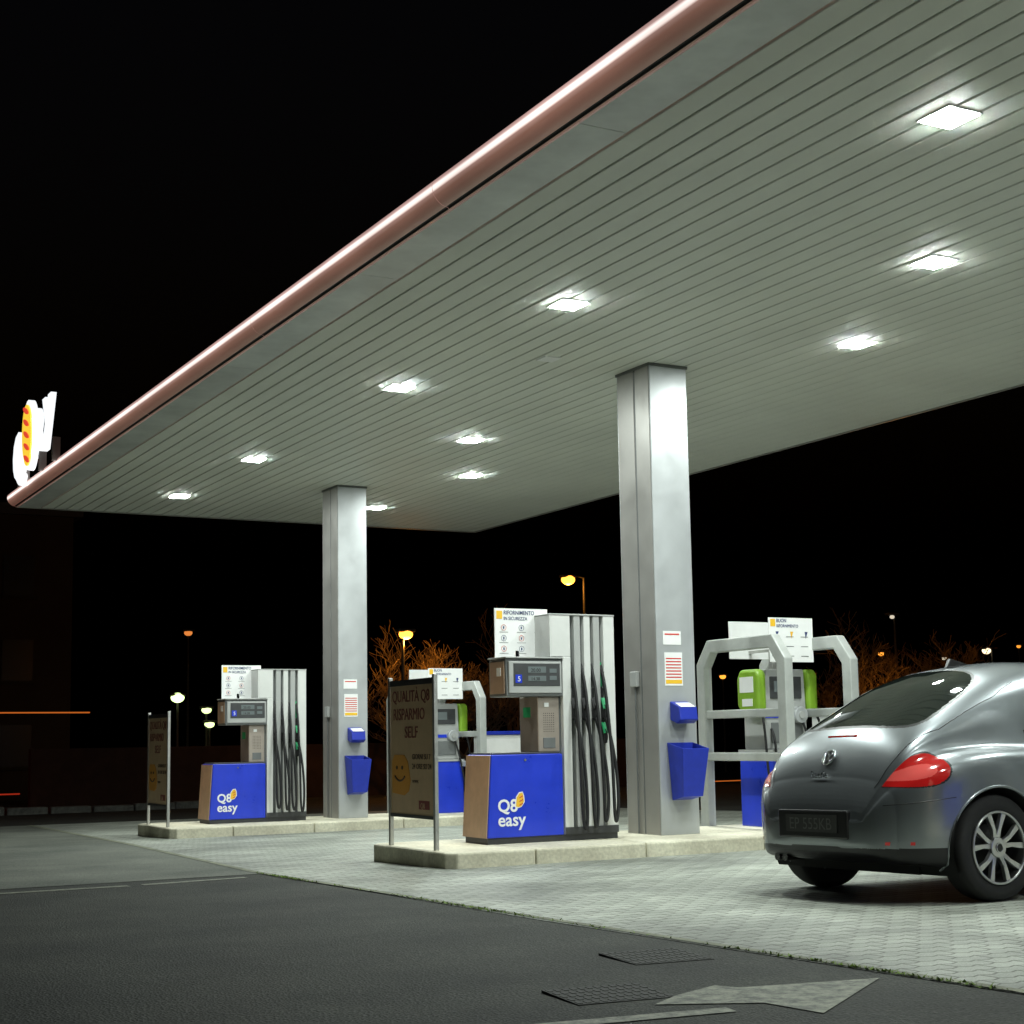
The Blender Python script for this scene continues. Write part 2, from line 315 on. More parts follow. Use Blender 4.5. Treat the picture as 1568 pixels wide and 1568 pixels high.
def pictos(e,x0,z0,y,title,sub=False):
    box("logo_yellow",x0+.02,x0+.085,y,y+.002,z0+.385,z0+.465,yel,e)
    text("title",title[0],(x0+.10,y,z0+.43),.056,navy,e,sx=.86,bold=.0003); text("title2",title[1],(x0+.10,y,z0+.375),.048,navy,e,sx=.86)
    for r in range(3):
        for c in range(3):
            cx=x0+.10+.2*c; cz=z0+.30-.105*r
            if sub:
                if r==0: prism("arrow_icon",[(cx-.012,cz+.03),(cx+.028,cz+.03),(cx+.0,cz-.045)],'xz',y,y+.002,navy if c!=1 else yel,e)
                box("picto_txt",cx-.07,cx+.03,y,y+.002,cz-.03,cz-.023,midgrey,e)
            else:
                tube("picto_ring",[[(cx+.028*math.cos(a),y,cz+.028*math.sin(a)) for a in [i*math.pi/6 for i in range(12)]]],.0018,redm if (r+c)%2==0 else navy,e,res=1,cyclic=True,smooth=False)
                box("picto_dot",cx-.007,cx+.007,y,y+.002,cz-.014,cz+.012,navy,e)
                box("picto_txt",cx-.05,cx+.05,y,y+.002,cz-.047,cz-.043,midgrey,e)

def nozzle(e,x,z,y,mcap):
    prism("nozzle_body",[(y+.04,z+.17),(y-.015,z+.16),(y-.055,z+.05),(y-.05,z-.04),(y-.01,z-.05),(y+.01,z+.04)],'yz',x-.022,x+.022,dark,e,bev=.006)
    prism("nozzle_cover",[(y-.018,z+.165),(y-.062,z+.06),(y-.05,z+.05),(y-.01,z+.15)],'yz',x-.024,x+.024,mcap,e)
    tube("nozzle_guard",[[(x,y+.0,z+.12),(x,y-.10,z+.08),(x,y-.10,z-.02),(x,y-.045,z-.04)]],.006,dark,e)
    tube("nozzle_spout",[[(x,y+.02,z+.15),(x,y+.06,z+.2)]],.011,alu,e,smooth=False)

def fuel_pump(X,Yp,zb):
    e=empty("fuel_pump",(X,Yp,zb))
    box("plinth",.01,1.47,.02,.48,0,.06,darkgrey,e)
    prism("cabinet",[(.0,.06),(.84,.06),(.84,.84),(.80,.845),(.06,.845),(.05,.84)],'xz',0,.5,blue,e,bev=.008)
    v=[(-.004,.0,.06),(.046,.0,.838),(.046,.5,.838),(-.004,.5,.06)]
    o=mobj("side_cheek",[(x-.004,y+(.002 if y<.2 else -.002),z) for x,y,z in v],[(0,1,2,3)],steel_warm,e); o.modifiers.new("s",'SOLIDIFY').thickness=.006
    box("cabinet_lid",.07,.82,.03,.47,.846,.862,darkgrey,e,bev=.004)
    cyl("lock",(.42,-.003,.79),.012,.008,'y',midgrey,e,n=12)
    text("logo_letters","Q8",(.11,-.004,.305),.165,whitep,e,bold=.004); text("logo_word","easy",(.11,-.004,.17),.175,whitep,e,bold=.003)
    prism("logo_sail",[(.30,.34),(.31,.44),(.345,.485),(.385,.49),(.40,.45),(.405,.39),(.37,.345),(.335,.335)],'xz',-.004,-.001,whitep,e)
    prism("logo_sail_y",[(.308,.35),(.318,.435),(.348,.474),(.380,.48),(.392,.445),(.396,.395),(.368,.352),(.335,.343)],'xz',-.006,-.004,yel,e)
    for k in range(3): prism("logo_rib",[(.345,.365+.035*k),(.385,.385+.035*k),(.385,.374+.035*k),(.345,.356+.035*k)],'xz',-.0075,-.006,redm,e)
    box("service_column",.60,.84,.05,.42,.862,1.40,speak,e,bev=.01)
    pv=[];pf=[]
    for i in range(6):
        for j in range(9):
            k=len(pv); cx,cz=.665+.022*i,1.06+.022*j
            for q in range(6): pv.append((cx+.005*math.cos(q*math.pi/3),.0485,cz+.005*math.sin(q*math.pi/3)))
            pf.append(tuple(range(k,k+6)))
    mobj("speaker_grille",pv,pf,blk,e)
    box("keypad",.655,.79,.045,.052,.90,1.0,midgrey,e,bev=.002); box("small_label",.67,.72,.044,.05,1.30,1.34,paper,e)
    box("label_strip",.597,.601,.20,.34,1.20,1.30,green,e)
    prism("display_head",[(.0,1.40),(.36,1.40),(.36,1.76),(.02,1.77)],'yz',.23,.86,midgrey,e,bev=.012)
    box("head_side",.222,.231,.04,.33,1.43,1.74,steel_warm,e,bev=.003)
    box("head_label",.218,.222,.10,.18,1.60,1.68,paper,e)
    box("display_bezel",.25,.84,-.014,.006,1.43,1.74,ltgrey,e,bev=.008)
    box("display_window",.30,.82,-.018,-.012,1.50,1.72,darkgrey,e,bev=.004)
    box("lcd_price",.46,.66,-.021,-.017,1.63,1.69,screen,e); box("lcd_litre",.46,.66,-.021,-.017,1.55,1.60,screen,e)
    text("digits","20.00",(.49,-.022,1.637),.05,blk,e); text("digits2","14.38",(.49,-.022,1.555),.045,blk,e)
    box("lcd_unit",.70,.78,-.021,-.017,1.56,1.60,screen,e); box("lcd_unit2",.70,.78,-.021,-.017,1.63,1.67,screen,e)
    box("number_tile",.32,.39,-.021,-.017,1.53,1.61,blue,e); text("number","5",(.34,-.024,1.545),.07,whitep,e)
    box("head_cap",.22,.87,-.01,.37,1.77,1.785,ltgrey,e,bev=.004)
    box("sign_post",.50,.54,.30,.34,1.78,1.86,steel,e)
    box("sign_panel",.27,.87,.30,.312,1.79,2.28,paper,e)
    pictos(e,.27,1.79,.297,("RIFORNIMENTO","IN SICUREZZA"))
    box("mast_core",.73,1.46,.06,.45,.845,2.20,midgrey,e); box("mast_core_low",.86,1.46,.06,.45,.06,.845,midgrey,e)
    box("mast_cap",.72,1.475,-.005,.46,2.20,2.215,ltgrey,e,bev=.004)
    box("mast_side",.722,.735,.0,.46,1.79,2.2,white,e)
    box("slat_a",.735,.955,.0,.06,1.79,2.2,white,e,bev=.006); box("slat_a_low",.86,.955,.0,.06,.06,1.79,white,e,bev=.006)
    box("slat_b",1.0,1.075,.005,.06,.06,2.2,ltgrey,e,bev=.006)
    box("slat_c",1.115,1.19,.005,.06,.06,2.2,white,e,bev=.006)
    box("slat_d",1.225,1.30,.005,.06,.06,2.2,ltgrey,e,bev=.006)
    box("slat_e",1.34,1.47,.0,.06,.06,2.2,white,e,bev=.006)
    box("mast_skirt",.86,1.47,-.004,.0,.06,.13,darkgrey,e)
    box("grade_green",1.305,1.33,.03,.056,1.5,1.74,green,e); box("grade_black",.96,.985,.03,.056,1.5,1.74,blk,e)
    xs=[.975,1.095,1.21,1.325]
    caps=[dark,dark,dark,green]
    paths=[]
    for i,x in enumerate(xs):
        d=random.uniform(-.02,.02); lo=random.uniform(.09,.26)
        paths.append([(x,.05,1.72),(x,-.02,1.6),(x-.012,-.10,1.25),(x-.015+d,-.15,.75),(x-.01+d,-.15,.25),(x+.02,-.15,lo-.03),(x+.055,-.14,lo+.06),(x+.06+d,-.13,.5),(x+.03,-.11,.95),(x+.005,-.055,1.12),(x,-.03,1.2)])
        nozzle(e,x,1.22,.02,caps[i]); box("holster",x-.024,x+.024,.02,.062,1.20,1.48,dark,e)
    tube("hoses",paths,.0165,dark,e)
    nozzle(e,1.325,.98,.02,green)
    return e

def gas_pump(X,Yp,zb):
    e=empty("gas_dispenser",(X,Yp,zb))
    box("base",.02,.66,.0,.50,.0,.80,blue,e,bev=.01); box("base_trim",.01,.67,-.01,.51,.80,.83,ltgrey,e)
    box("base_label",.06,.16,-.004,.0,.42,.54,paper,e)
    prism("body",[(.05,.83),(.62,.83),(.62,1.2),(.60,1.70),(.07,1.70),(.05,1.2)],'xz',.06,.44,ltgrey,e,bev=.015)
    box("screen_panel",.12,.55,.045,.062,1.38,1.62,darkgrey,e,bev=.006); box("lcd",.17,.40,.04,.046,1.45,1.57,screen,e)
    box("lower_panel",.12,.55,.045,.062,.90,1.12,midgrey,e,bev=.006); box("blue_band",.05,.62,.05,.06,1.17,1.22,blue,e)
    cyl("drum",(.48,.02,1.2),.09,.10,'y',silver,e,n=28,bev=.01); cyl("drum_hub",(.48,-.035,1.2),.04,.02,'y',ltgrey,e)
    for s,x0,x1 in ((0,-.07,.05),(1,.62,.76)):
        prism("lime_holster",[(.02,1.24),(.02,1.64),(.06,1.70),(.34,1.70),(.40,1.60),(.40,1.30),(.32,1.22),(.10,1.20)],'yz',x0,x1,lime,e,bev=.03)
    box("holster_label",-.075,-.069,.10,.34,1.45,1.62,paper,e); box("holster_label_b",-.075,-.069,.12,.30,1.30,1.38,paper,e)
    tube("gas_hose",[[(.70,.05,1.30),(.74,-.06,1.1),(.76,-.08,.6),(.70,-.09,.3),(.62,-.08,.5),(.56,-.05,.95),(.5,.0,1.15)],[(-.02,.05,1.30),(-.05,-.06,1.1),(-.06,-.08,.6),(.0,-.09,.3),(.08,-.08,.5),(.10,-.05,.95),(.12,.05,1.05)]],.014,dark,e)
    box("sign_mount",.28,.34,.2,.26,1.70,1.9,steel,e)
    box("sign_panel",.0,.60,-.12,-.108,1.77,2.25,paper,e); pictos(e,.0,1.77,-.123,("BUON","RIFORNIMENTO"),True)
    box("sign_arm",.28,.32,-.108,.24,1.9,1.93,steel,e); box("sign_panel_rear",.02,.62,.62,.632,1.84,2.26,paper,e); box("sign_arm_rear",.28,.32,.24,.62,1.9,1.93,steel,e)
    return e

def arch(X,ya,yb,zb,name="guard_frame"):
    e=empty(name,(X,ya,zb)); Wd=yb-ya; t=.14; H=2.06; ch=.26
    out=[(0,0),(0,H-ch),(ch*.8,H),(Wd-ch*.8,H),(Wd,H-ch),(Wd,0)]
    inn=[(Wd-t,0),(Wd-t,H-ch-.05),(Wd-ch*.8-.06,H-t),(ch*.8+.06,H-t),(t,H-ch-.05),(t,0)]
    v=[];f=[]
    outv=out; innv=inn[::-1]
    for x in (-.055,.055):
        for p in outv: v.append((x,p[0],p[1]))
        for p in innv: v.append((x,p[0],p[1]))
    n=len(outv)
    for s in (0,2*n):
        for i in range(n-1): f.append((s+i,s+i+1,s+n+i+1,s+n+i))
    for i in range(n-1): f.append((i,i+1,2*n+i+1,2*n+i)); f.append((n+i,n+i+1,3*n+i+1,3*n+i))
    for i in (0,n-1): f.append((i,n+i,3*n+i,2*n+i))
    mobj("hoop",v,f,guard,e,bev=.012)
    for z in (.78,1.24): box("rail",-.04,.04,t-.01,Wd-t+.01,z-.045,z+.045,guard,e,bev=.012)
    for y in (t/2,Wd-t/2): box("foot_plate",-.11,.11,y-.11,y+.11,0,.012,steel,e)
    return e

board=mat("advert_board_face",(0.64,0.45,0.28),0.55,noise=0.08); brown=mat("advert_print_brown",(0.10,0.06,0.04),0.6); orange=mat("advert_print_orange",(0.75,0.34,0.05),0.6); boardr=mat("advert_print_red",(0.26,0.06,0.05),0.6)
def sign_board(X,ya,zb):
    e=empty("advertising_sign",(X,ya,zb)); W=.99
    for y in (0,W): box("post",-.02,.02,y-.02,y+.02,0,1.60,steel,e,bev=.004)
    box("panel",-.008,.008,.03,W-.03,.30,1.52,board,e)
    for z in (.29,1.53): box("frame_rail",-.016,.016,.02,W-.02,z-.015,z+.015,darkgrey,e)
    box("frame_header",-.014,.014,.02,W-.02,1.535,1.57,darkgrey,e)
    text("line","QUALITÀ Q8",(-.012,W-.07,1.36),.155,boardr,e,face='-x',sx=.92)
    text("line","RISPARMIO",(-.012,W-.09,1.19),.155,boardr,e,face='-x',sx=.92)
    text("line","SELF",(-.012,W*.5,1.02),.155,boardr,e,face='-x',align='CENTER')
    prism("mascot",[(.93,.50),(.93,.80),(.88,.86),(.66,.86),(.58,.80),(.52,.62),(.56,.52),(.66,.48)],'yz',-.012,-.008,orange,e)
    tube("mascot_smile",[[(-.013,.86,.66),(-.013,.80,.60),(-.013,.70,.60),(-.013,.64,.66)]],.008,brown,e)
    for y in (.82,.70): cyl("mascot_eye",(-.013,y,.74),.018,.006,'x',brown,e,n=12)
    text("small","GIORNI SU 7",(-.012,.48,.82),.07,brown,e,face='-x'); text("small","24 ORE SU 24",(-.012,.48,.73),.07,brown,e,face='-x'); text("small","www.",(-.012,.48,.60),.06,brown,e,face='-x')
    box("logo_patch",-.012,-.008,.12,.34,.36,.44,boardr,e); text("logo_txt","Q8",(-.014,.30,.37),.07,board,e,face='-x')
    return e

def island(Yn,nm="pump_island"):
    z=gz(Yn); xa,xb=6.10,13.0
    e=empty(nm,(0,Yn,z))
    xs=[xa,7.0,8.2,9.6,11.0,12.2,xb]
    for i in range(len(xs)-1):
        a=xs[i]+.004; b=xs[i+1]-.004
        if i==0: prism("kerb_end",[(a+.02,.42),(a,.5),(a,1.62),(a+.10,1.75),(b,1.75),(b,0),(a+.10,0),(a+.02,.1)],'xy',-.2,.14,concrete,e,bev=.018)
        else: box("kerb_slab",a,b,0,1.75,-.2,.14,concrete,e,bev=.018)
    zb=z+.14
    sign_board(6.2,Yn+.42,zb)
    fuel_pump(6.89,Yn+.73,zb)
    column(8.88,Yn+.745)
    arch(10.2,Yn+.27,Yn+1.83,zb-.02); arch(11.08,Yn+.27,Yn+1.83,zb-.02)
    gas_pump(10.44,Yn+1.0,zb)
    c=empty("service_cabinet",(11.62,Yn+1.3,zb)); box("body",0,.78,0,.35,.0,1.20,white,c,bev=.01); box("lid",-.02,.80,-.02,.37,1.20,1.26,bluedk,c,bev=.01); box("door",.04,.74,-.006,.0,.08,1.14,paper,c)
for Yn in (12.35,20.85,3.85): island(Yn)

# ------------------------------------------------------------ car
def smooth_curve(xs,vals,X,k=9):
    xd=np.linspace(0,4.28,429); y=np.interp(xd,xs,vals)
    for it in range(2):
        y2=y.copy()
        for i in range(len(y)):
            h=min(k,i,len(y)-1-i); y2[i]=y[i-h:i+h+1].mean()
        y=y2
    return np.interp(X,xd,y)
def car(XR,YC):
    z0=gz(YC)
    e=empty("parked_car",(XR,YC,z0)); e.rotation_euler=(-math.atan(S),0,0)
    L=4.28; N=760; t=np.linspace(0,1,N); X=L*(0.5-0.5*np.cos(math.pi*t)); X=X*0.8+0.2*L*t
    X[0]=0
    def C(xs,v): return smooth_curve(xs,v,X)
    kx=[0,.02,.06,.12,.2,.32,.5,.8,1.1,1.5,2.1,2.6,2.9,3.2,3.5,3.9,4.12,4.22,4.28]
    wf=C(kx,[.48,.58,.66,.73,.785,.845,.885,.905,.905,.885,.88,.885,.895,.905,.905,.86,.74,.60,.42])
    zb=C(kx,[.34,.285,.26,.25,.24,.225,.21,.20,.19,.18,.18,.18,.18,.19,.20,.22,.26,.33,.40])
    zf=C(kx,[.50,.60,.67,.73,.785,.84,.885,.91,.89,.86,.84,.84,.85,.87,.87,.79,.68,.58,.46])
    zw=C(kx,[.51,.615,.70,.79,.87,.93,.965,.985,.985,.975,.97,.97,.97,.96,.92,.82,.70,.59,.47])
    wb=C(kx,[.42,.50,.56,.60,.635,.665,.69,.72,.76,.79,.81,.81,.80,.76,.66,.55,.45,.38,.30])
    zr=C(kx,[.52,.63,.72,.84,.94,1.025,1.12,1.25,1.35,1.43,1.45,1.37,1.24,1.06,.965,.85,.715,.60,.475])
    wr=C(kx,[.36,.44,.50,.54,.57,.59,.60,.605,.605,.60,.59,.57,.56,.56,.52,.44,.36,.30,.25])
    zt=C(kx,[.525,.64,.75,.88,.985,1.09,1.21,1.375,1.475,1.53,1.53,1.45,1.33,1.14,1.0,.88,.74,.61,.48])
    h=zf-zb
    P=[(0*wf,zb),(wf-.14,zb),(wf-.035,zb+.01),(wf-.012,zb+.22*h),(wf,zb+.62*h),(wf-.012,zf-.07*h),(wf-.35*(wf-wb),zf+.012),(wb+.02,zw-.05*h),(wb-.005,zw+.02*h),
       ((wb+wr)*.5+.02,zw*.45+zr*.55),(wr,zr),(wr*.62,zr*.2+zt*.8),(wr*.25,zt),(0*wf,zt)]
    P=np.array(P).transpose(2,0,1)
    K=P.shape[1]
    Pe=np.concatenate([P[:,:1]*1.0,P,P[:,-1:]],axis=1)
    U=[]
    dens=[4,4,8,18,26,26,26,18,20,24,24,16,12,4]
    for s in range(K):
        for q in range(dens[s]): U.append(s+q/dens[s])
    U.append(K); U=np.array(U)-1e-9; U[0]=0
    seg=np.clip(U.astype(int),0,K-1); fr=U-seg
    a=.5*(1-fr)**2; c=.5*fr**2; b=1-a-c
    sec=Pe[:,seg]*a[None,:,None]+Pe[:,seg+1]*b[None,:,None]+Pe[:,np.minimum(seg+2,K+1)]*c[None,:,None]
    sec[:,0,0]=0; sec[:,-1,0]=0
    M=len(U)
    half=np.concatenate([np.repeat(X[:,None,None],M,1),-sec[:,:,:1],sec[:,:,1:]],axis=2)
    other=half.copy(); other[:,:,1]*=-1
    ring=np.concatenate([half,other[:,-2:0:-1]],axis=1)
    def cap(r0,sgn):
        ctr=np.array([r0[0,0],0,(r0[:,2].min()+r0[:,2].max())/2]); out=[]
        for q in (.9,.75,.55,.35,.15,.01):
            rr=ctr+(r0-ctr)*q; rr[:,0]=r0[0,0]+sgn*.022*math.sqrt(1-q*q); out.append(rr)
        return out
    rear=cap(ring[0],-1)[::-1]; front=cap(ring[-1],1)
    ring=np.concatenate([np.array(rear),ring,np.array(front)],axis=0); R_=ring.shape[1]; NN=ring.shape[0]
    UU=np.concatenate([U,U[-2:0:-1]])
    V=ring.reshape(-1,3)
    ii,jj=np.meshgrid(np.arange(NN-1),np.arange(R_),indexing='ij'); j2=(jj+1)%R_
    F=np.stack([ii*R_+jj,ii*R_+j2,(ii+1)*R_+j2,(ii+1)*R_+jj],-1).reshape(-1,4)
    cen=V[F].mean(1); uu=((UU[jj]+UU[j2])/2).reshape(-1)
    x,y,z=cen.T; ay=np.abs(y)
    WR,WF=.72,3.26; wz=.33
    m=np.zeros(len(F),int)
    side=(uu>8.55)&(uu<10.35)
    wl_=np.interp(x,[1.15,1.3,1.6,1.9,2.3,2.7,3.0],[1.03,1.19,1.34,1.395,1.38,1.25,1.06])
    sw=side&(z>1.0)&(x>1.17)&(x<3.0)&(z<wl_)
    swb=(uu>8.3)&(uu<10.5)&(z>.985)&(x>1.13)&(x<3.05)&(z<wl_+.018)
    m[swb]=2; m[sw]=1
    m[sw&(np.abs(x-2.02)<.02)]=2
    top=(uu>10.05)
    cx=.725; hx=.375
    hw=np.interp(x,[.3,.8,1.2],[.57,.52,.44])
    rw=(np.abs((x-cx)/hx)**4.5+np.abs(ay/hw)**4.5<1)&(uu>9.0)
    rwb=(np.abs((x-cx)/(hx+.02))**4.5+np.abs(ay/(hw+.018))**4.5<1)&(uu>9.0)
    m[rwb]=2; m[rw]=1
    ws=top&(x>2.62)&(x<3.22)&(ay<.62); m[ws]=1
    m[(z<.345)&(x<.75)]=2
    m[(z<.24)]=2
    def lampmask(sx,sz):
        lx=(x-.205)/(.190*sx); lc=.795+.28*(x-.2); lh=(.040+.080*np.clip((x-.03)/.35,0,1))*sz
        return (np.abs(lx)**2.2+np.abs((z-lc)/lh)**2.2<1)&(ay>.48)&(uu>3.5)&(uu<8.6)
    lb=lampmask(1.06,1.09); la=lampmask(1,1)
    m[lb]=2; m[la]=3
    inner=lampmask(.60,.46); m[inner]=4
    r_=.372
    kill=np.zeros(len(F),bool)
    for wx in (WR,WF): kill|=((x-wx)**2+(z-wz)**2<r_**2)&(ay>.55)&(z<.78)
    F=F[~kill]; m=m[~kill]
    paint=bpy.data.materials.new("grey_metallic_paint"); paint.use_nodes=True; pb=paint.node_tree.nodes["Principled BSDF"]
    pb.inputs["Base Color"].default_value=(0.25,0.275,0.29,1); pb.inputs["Metallic"].default_value=.75; pb.inputs["Roughness"].default_value=.34; pb.inputs["Coat Weight"].default_value=1; pb.inputs["Coat Roughness"].default_value=.03
    glass=mat("tinted_glass",(0.010,0.014,0.012),0.03,0,spec=.7,coat=.3)
    blkp=mat("black_trim",(0.012,0.012,0.013),0.35)
    lampm=mat("tail_lamp_red",(0.50,0.012,0.012),0.10,coat=1.0,emis=(0.6,0.02,0.015),estr=0.10)
    lampi=mat("tail_lamp_inner",(0.75,0.10,0.09),0.10,coat=1.0,emis=(0.9,0.1,0.08),estr=0.12)
    me=bpy.data.meshes.new("body"); me.from_pydata(V.tolist(),[],F.tolist())
    for q in (paint,glass,blkp,lampm,lampi): me.materials.append(q)
    me.polygons.foreach_set("material_index",m.astype(np.int32)); me.polygons.foreach_set("use_smooth",np.ones(len(F),bool))
    bm=bmesh.new(); bm.from_mesh(me); bmesh.ops.recalc_face_normals(bm,faces=bm.faces); bm.to_mesh(me); bm.free()
    link(bpy.data.objects.new("body",me),e)
    def at_y(xx,yt):
        ix=int(np.argmin(abs(X-xx))); arr=sec[ix]; sel=(U>6.0); o=np.argsort(arr[sel,0]); return float(np.interp(yt,arr[sel,0][o],arr[sel,1][o]))
    def at_z(xx,zt_,u0=1.5,u1=10.4):
        ix=int(np.argmin(abs(X-xx))); arr=sec[ix]; sel=(U>u0)&(U<u1); return float(np.interp(zt_,arr[sel,1],arr[sel,0]))
    seams=[]
    hy=lambda xx: float(np.interp(xx,[0,.06,.1,.2,.5,1.0,1.3],[.44,.49,.53,.585,.645,.63,.57]))
    for s in (-1,1):
        seams.append([(xx,s*hy(xx),at_y(xx,hy(xx))) for xx in np.linspace(.07,1.22,60)])
        seams.append([(xx,s*at_z(xx,.60+.12*xx,1.5,6.5),.60+.12*xx) for xx in np.linspace(.05,.40,30)])
        seams.append([(1.55+.25*(zz-.6)**2,s*at_z(1.55+.25*(zz-.6)**2,zz),zz) for zz in np.linspace(.26,1.34,50)])
    ix=int(np.argmin(abs(zt[:200]-.70)))
    seams.append([(float(X[ix]),yy,.688-.03*(abs(yy)/.46)**4) for yy in np.linspace(-.46,.46,24)])
    tube("panel_seams",seams,.0028,blkp,e,res=1,smooth=False)
    tyre=mat("tyre_rubber",(0.018,0.018,0.018),0.75,noise=.2,nscale=30); rim=mat("alloy_rim",(0.62,0.63,0.63),0.28,0.85)
    liner=mat("arch_liner",(0.01,0.01,0.01),0.9)
    for wx in (WR,WF):
        for s in (-1,1):
            yo=s*.88
            prof=[(.215,-.20),(.235,-.205),(.27,-.215),(.305,-.208),(.322,-.19),(.328,-.16),(.328,-.06),(.322,-.03),(.305,-.012),(.27,-.004),(.238,-.012),(.226,-.02)]
            n=64; v=[];f=[]
            for i in range(n):
                a_=2*math.pi*i/n
                for r,o in prof: v.append((wx+r*math.cos(a_),yo+s*o,wz+r*math.sin(a_)))
            k=len(prof)
            for i in range(n):
                for j in range(k-1): f.append((i*k+j,i*k+j+1,((i+1)%n)*k+j+1,((i+1)%n)*k+j))
            mobj("tyre",v,f,tyre,e,smooth=True)
            prof2=[(.228,-.016),(.224,-.008),(.216,-.010),(.208,-.03),(.200,-.10),(.196,-.19)]
            v=[];f=[];k=len(prof2)
            for i in range(n):
                a_=2*math.pi*i/n
                for r,o in prof2: v.append((wx+r*math.cos(a_),yo+s*o,wz+r*math.sin(a_)))
            for i in range(n):
                for j in range(k-1): f.append((i*k+j,i*k+j+1,((i+1)%n)*k+j+1,((i+1)%n)*k+j))
            mobj("rim_barrel",v,f,mat("rim_barrel_dark",(0.10,0.10,0.10),0.4,0.8),e,smooth=True)
            cyl("brake_disc",(wx,yo-s*.12,wz),.14,.02,'y',mat("brake_disc",(0.03,0.03,0.03),.5,.6),e,n=40)
            cyl("wheel_back",(wx,yo-s*.17,wz),.20,.01,'y',liner,e,n=40)
            tube("rim_lip",[[(wx+.218*math.cos(q),yo-s*.010,wz+.218*math.sin(q)) for q in [i*math.pi/32 for i in range(64)]]],.008,rim,e,cyclic=True,smooth=False)
            v=[];f=[]
            for q in range(5):
                for d in (-1,1):
                    ac=math.pi/2+q*2*math.pi/5
                    for (r,ang,wd,o) in ((.045,ac+d*.16,.017,-.028),(.12,ac+d*.21,.013,-.018),(.214,ac+d*.30,.019,-.016)):
                        ca,sa=math.cos(ang),math.sin(ang)
                        for w_ in (-wd,wd):
                            for dp in (0,-.03):
                                v.append((wx+r*ca-w_*sa,yo+s*(o+dp),wz+r*sa+w_*ca))
                    b0=len(v)-12
                    for g in range(2):
                        k0=b0+g*4
                        f+=[(k0,k0+2,k0+6,k0+4),(k0+1,k0+5,k0+7,k0+3),(k0,k0+4,k0+5,k0+1),(k0+2,k0+3,k0+7,k0+6)]
            mobj("spokes",v,f,rim,e,bev=.003)
            cyl("hub",(wx,yo-s*.028,wz),.062,.03,'y',rim,e,n=28,bev=.006); cyl("hub_cap",(wx,yo-s*.011,wz),.028,.008,'y',blkp,e,n=24)
            tube("hub_ring",[[(wx+.026*math.cos(q),yo-s*.007,wz+.026*math.sin(q)) for q in [i*math.pi/10 for i in range(20)]]],.0025,alu,e,cyclic=True,smooth=False)
            v=[];f=[];n2=28
            for i in range(n2+1):
                a_=math.radians(-25)+math.radians(230)*i/n2
                for o in (.0,.36): v.append((wx+.378*math.cos(a_),s*(.865-o),wz+.378*math.sin(a_)))
            for i in range(n2): f.append((2*i,2*i+1,2*i+3,2*i+2))
            mobj("arch_liner",v,f,liner,e,smooth=True)
            pts=[]
            for i in range(31):
                a_=math.radians(-20)+math.radians(220)*i/30; xx=wx+.374*math.cos(a_); zz=wz+.374*math.sin(a_)
                pts.append((xx,s*(at_z(xx,zz,1.5,7.5)-.003),zz))
            tube("arch_lip",[pts],.009,paint,e,smooth=False)
    box("underbody",.35,3.9,-.55,.55,.17,.30,liner,e)
    box("plate_recess",-.027,.03,-.34,.34,.395,.575,blkp,e,bev=.012)
    box("number_plate",-.034,-.025,-.25,.25,.435,.545,mat("plate_face",(0.05,0.05,0.05),.5),e); text("plate_text","EP 555KB",(-.036,.215,.453),.105,mat("plate_text_grey",(0.14,0.14,0.14),.5),e,face='-x',ext=.0005)
    bx=float(X[np.argmin(abs(zt[:200]-.905))])
    bd=empty("rear_badge"); bd.parent=e; bd.location=(bx-.010,0,.905); bd.rotation_euler=(0,math.radians(36),0)
    tube("badge_ring",[[(0,.055*math.cos(q),.055*math.sin(q)) for q in [i*math.pi/12 for i in range(24)]]],.006,alu,bd,cyclic=True,smooth=False)
    tube("badge_letters",[[(0,.03,.045),(0,.0,.005),(0,-.03,.045)],[(0,.048,.02),(0,.022,-.043),(0,0,-.005),(0,-.022,-.043),(0,-.048,.02)]],.0045,alu,bd,smooth=False)
    cyl("badge_disc",(.006,0,0),.052,.006,'x',blkp,bd,n=28)
    bx2=float(X[np.argmin(abs(zt[:200]-.79))]); text("badge_script","Beetle",(bx2-.014,.11,.775),.065,alu,e,face='-x',ext=.002)
    bx3=float(X[np.argmin(abs(zt[:300]-1.05))]); box("third_brake_light",bx3-.018,bx3+.012,-.14,.14,1.028,1.046,lampm,e,bev=.004)
    for s in (-1,1):
        mobj("reflector",[(.045,s*(at_z(.045,.365)+.006),.365),(.16,s*(at_z(.16,.365)+.006),.365),(.16,s*(at_z(.16,.385)+.006),.385),(.045,s*(at_z(.045,.385)+.006),.385)],[(0,1,2,3)],lampm,e)
        box("door_mirror",2.66,2.84,min(s*.90,s*1.06),max(s*.90,s*1.06),.98,1.10,paint,e,bev=.04); box("mirror_stalk",2.72,2.80,min(s*.80,s*.92),max(s*.80,s*.92),.99,1.03,blkp,e,bev=.01)
    tube("exhaust",[[(.08,.50,.255),(.35,.50,.255)],[(.08,.42,.255),(.35,.42,.255)]],.028,mat("dark_chrome",(.2,.2,.2),.25,1.0),e,smooth=False)
    prism("roof_antenna",[(1.22,1.495),(1.36,1.515),(1.42,1.52),(1.26,1.56)],'xz',-.015,.015,blkp,e,bev=.004)
    pts=[]
    for s in (-1,1):
        pts.append([(xx,s*(at_z(xx,.985,7.6,10.4)+.002),.985) for xx in np.linspace(1.2,3.0,16)])
    tube("belt_trim",pts,.006,alu,e,smooth=False)
    for s in (-1,1): cyl("headlamp",(4.02,s*.62,.70),.11,.16,'x',alu,e,n=28,bev=.02)
    return e
car(6.53,7.87)

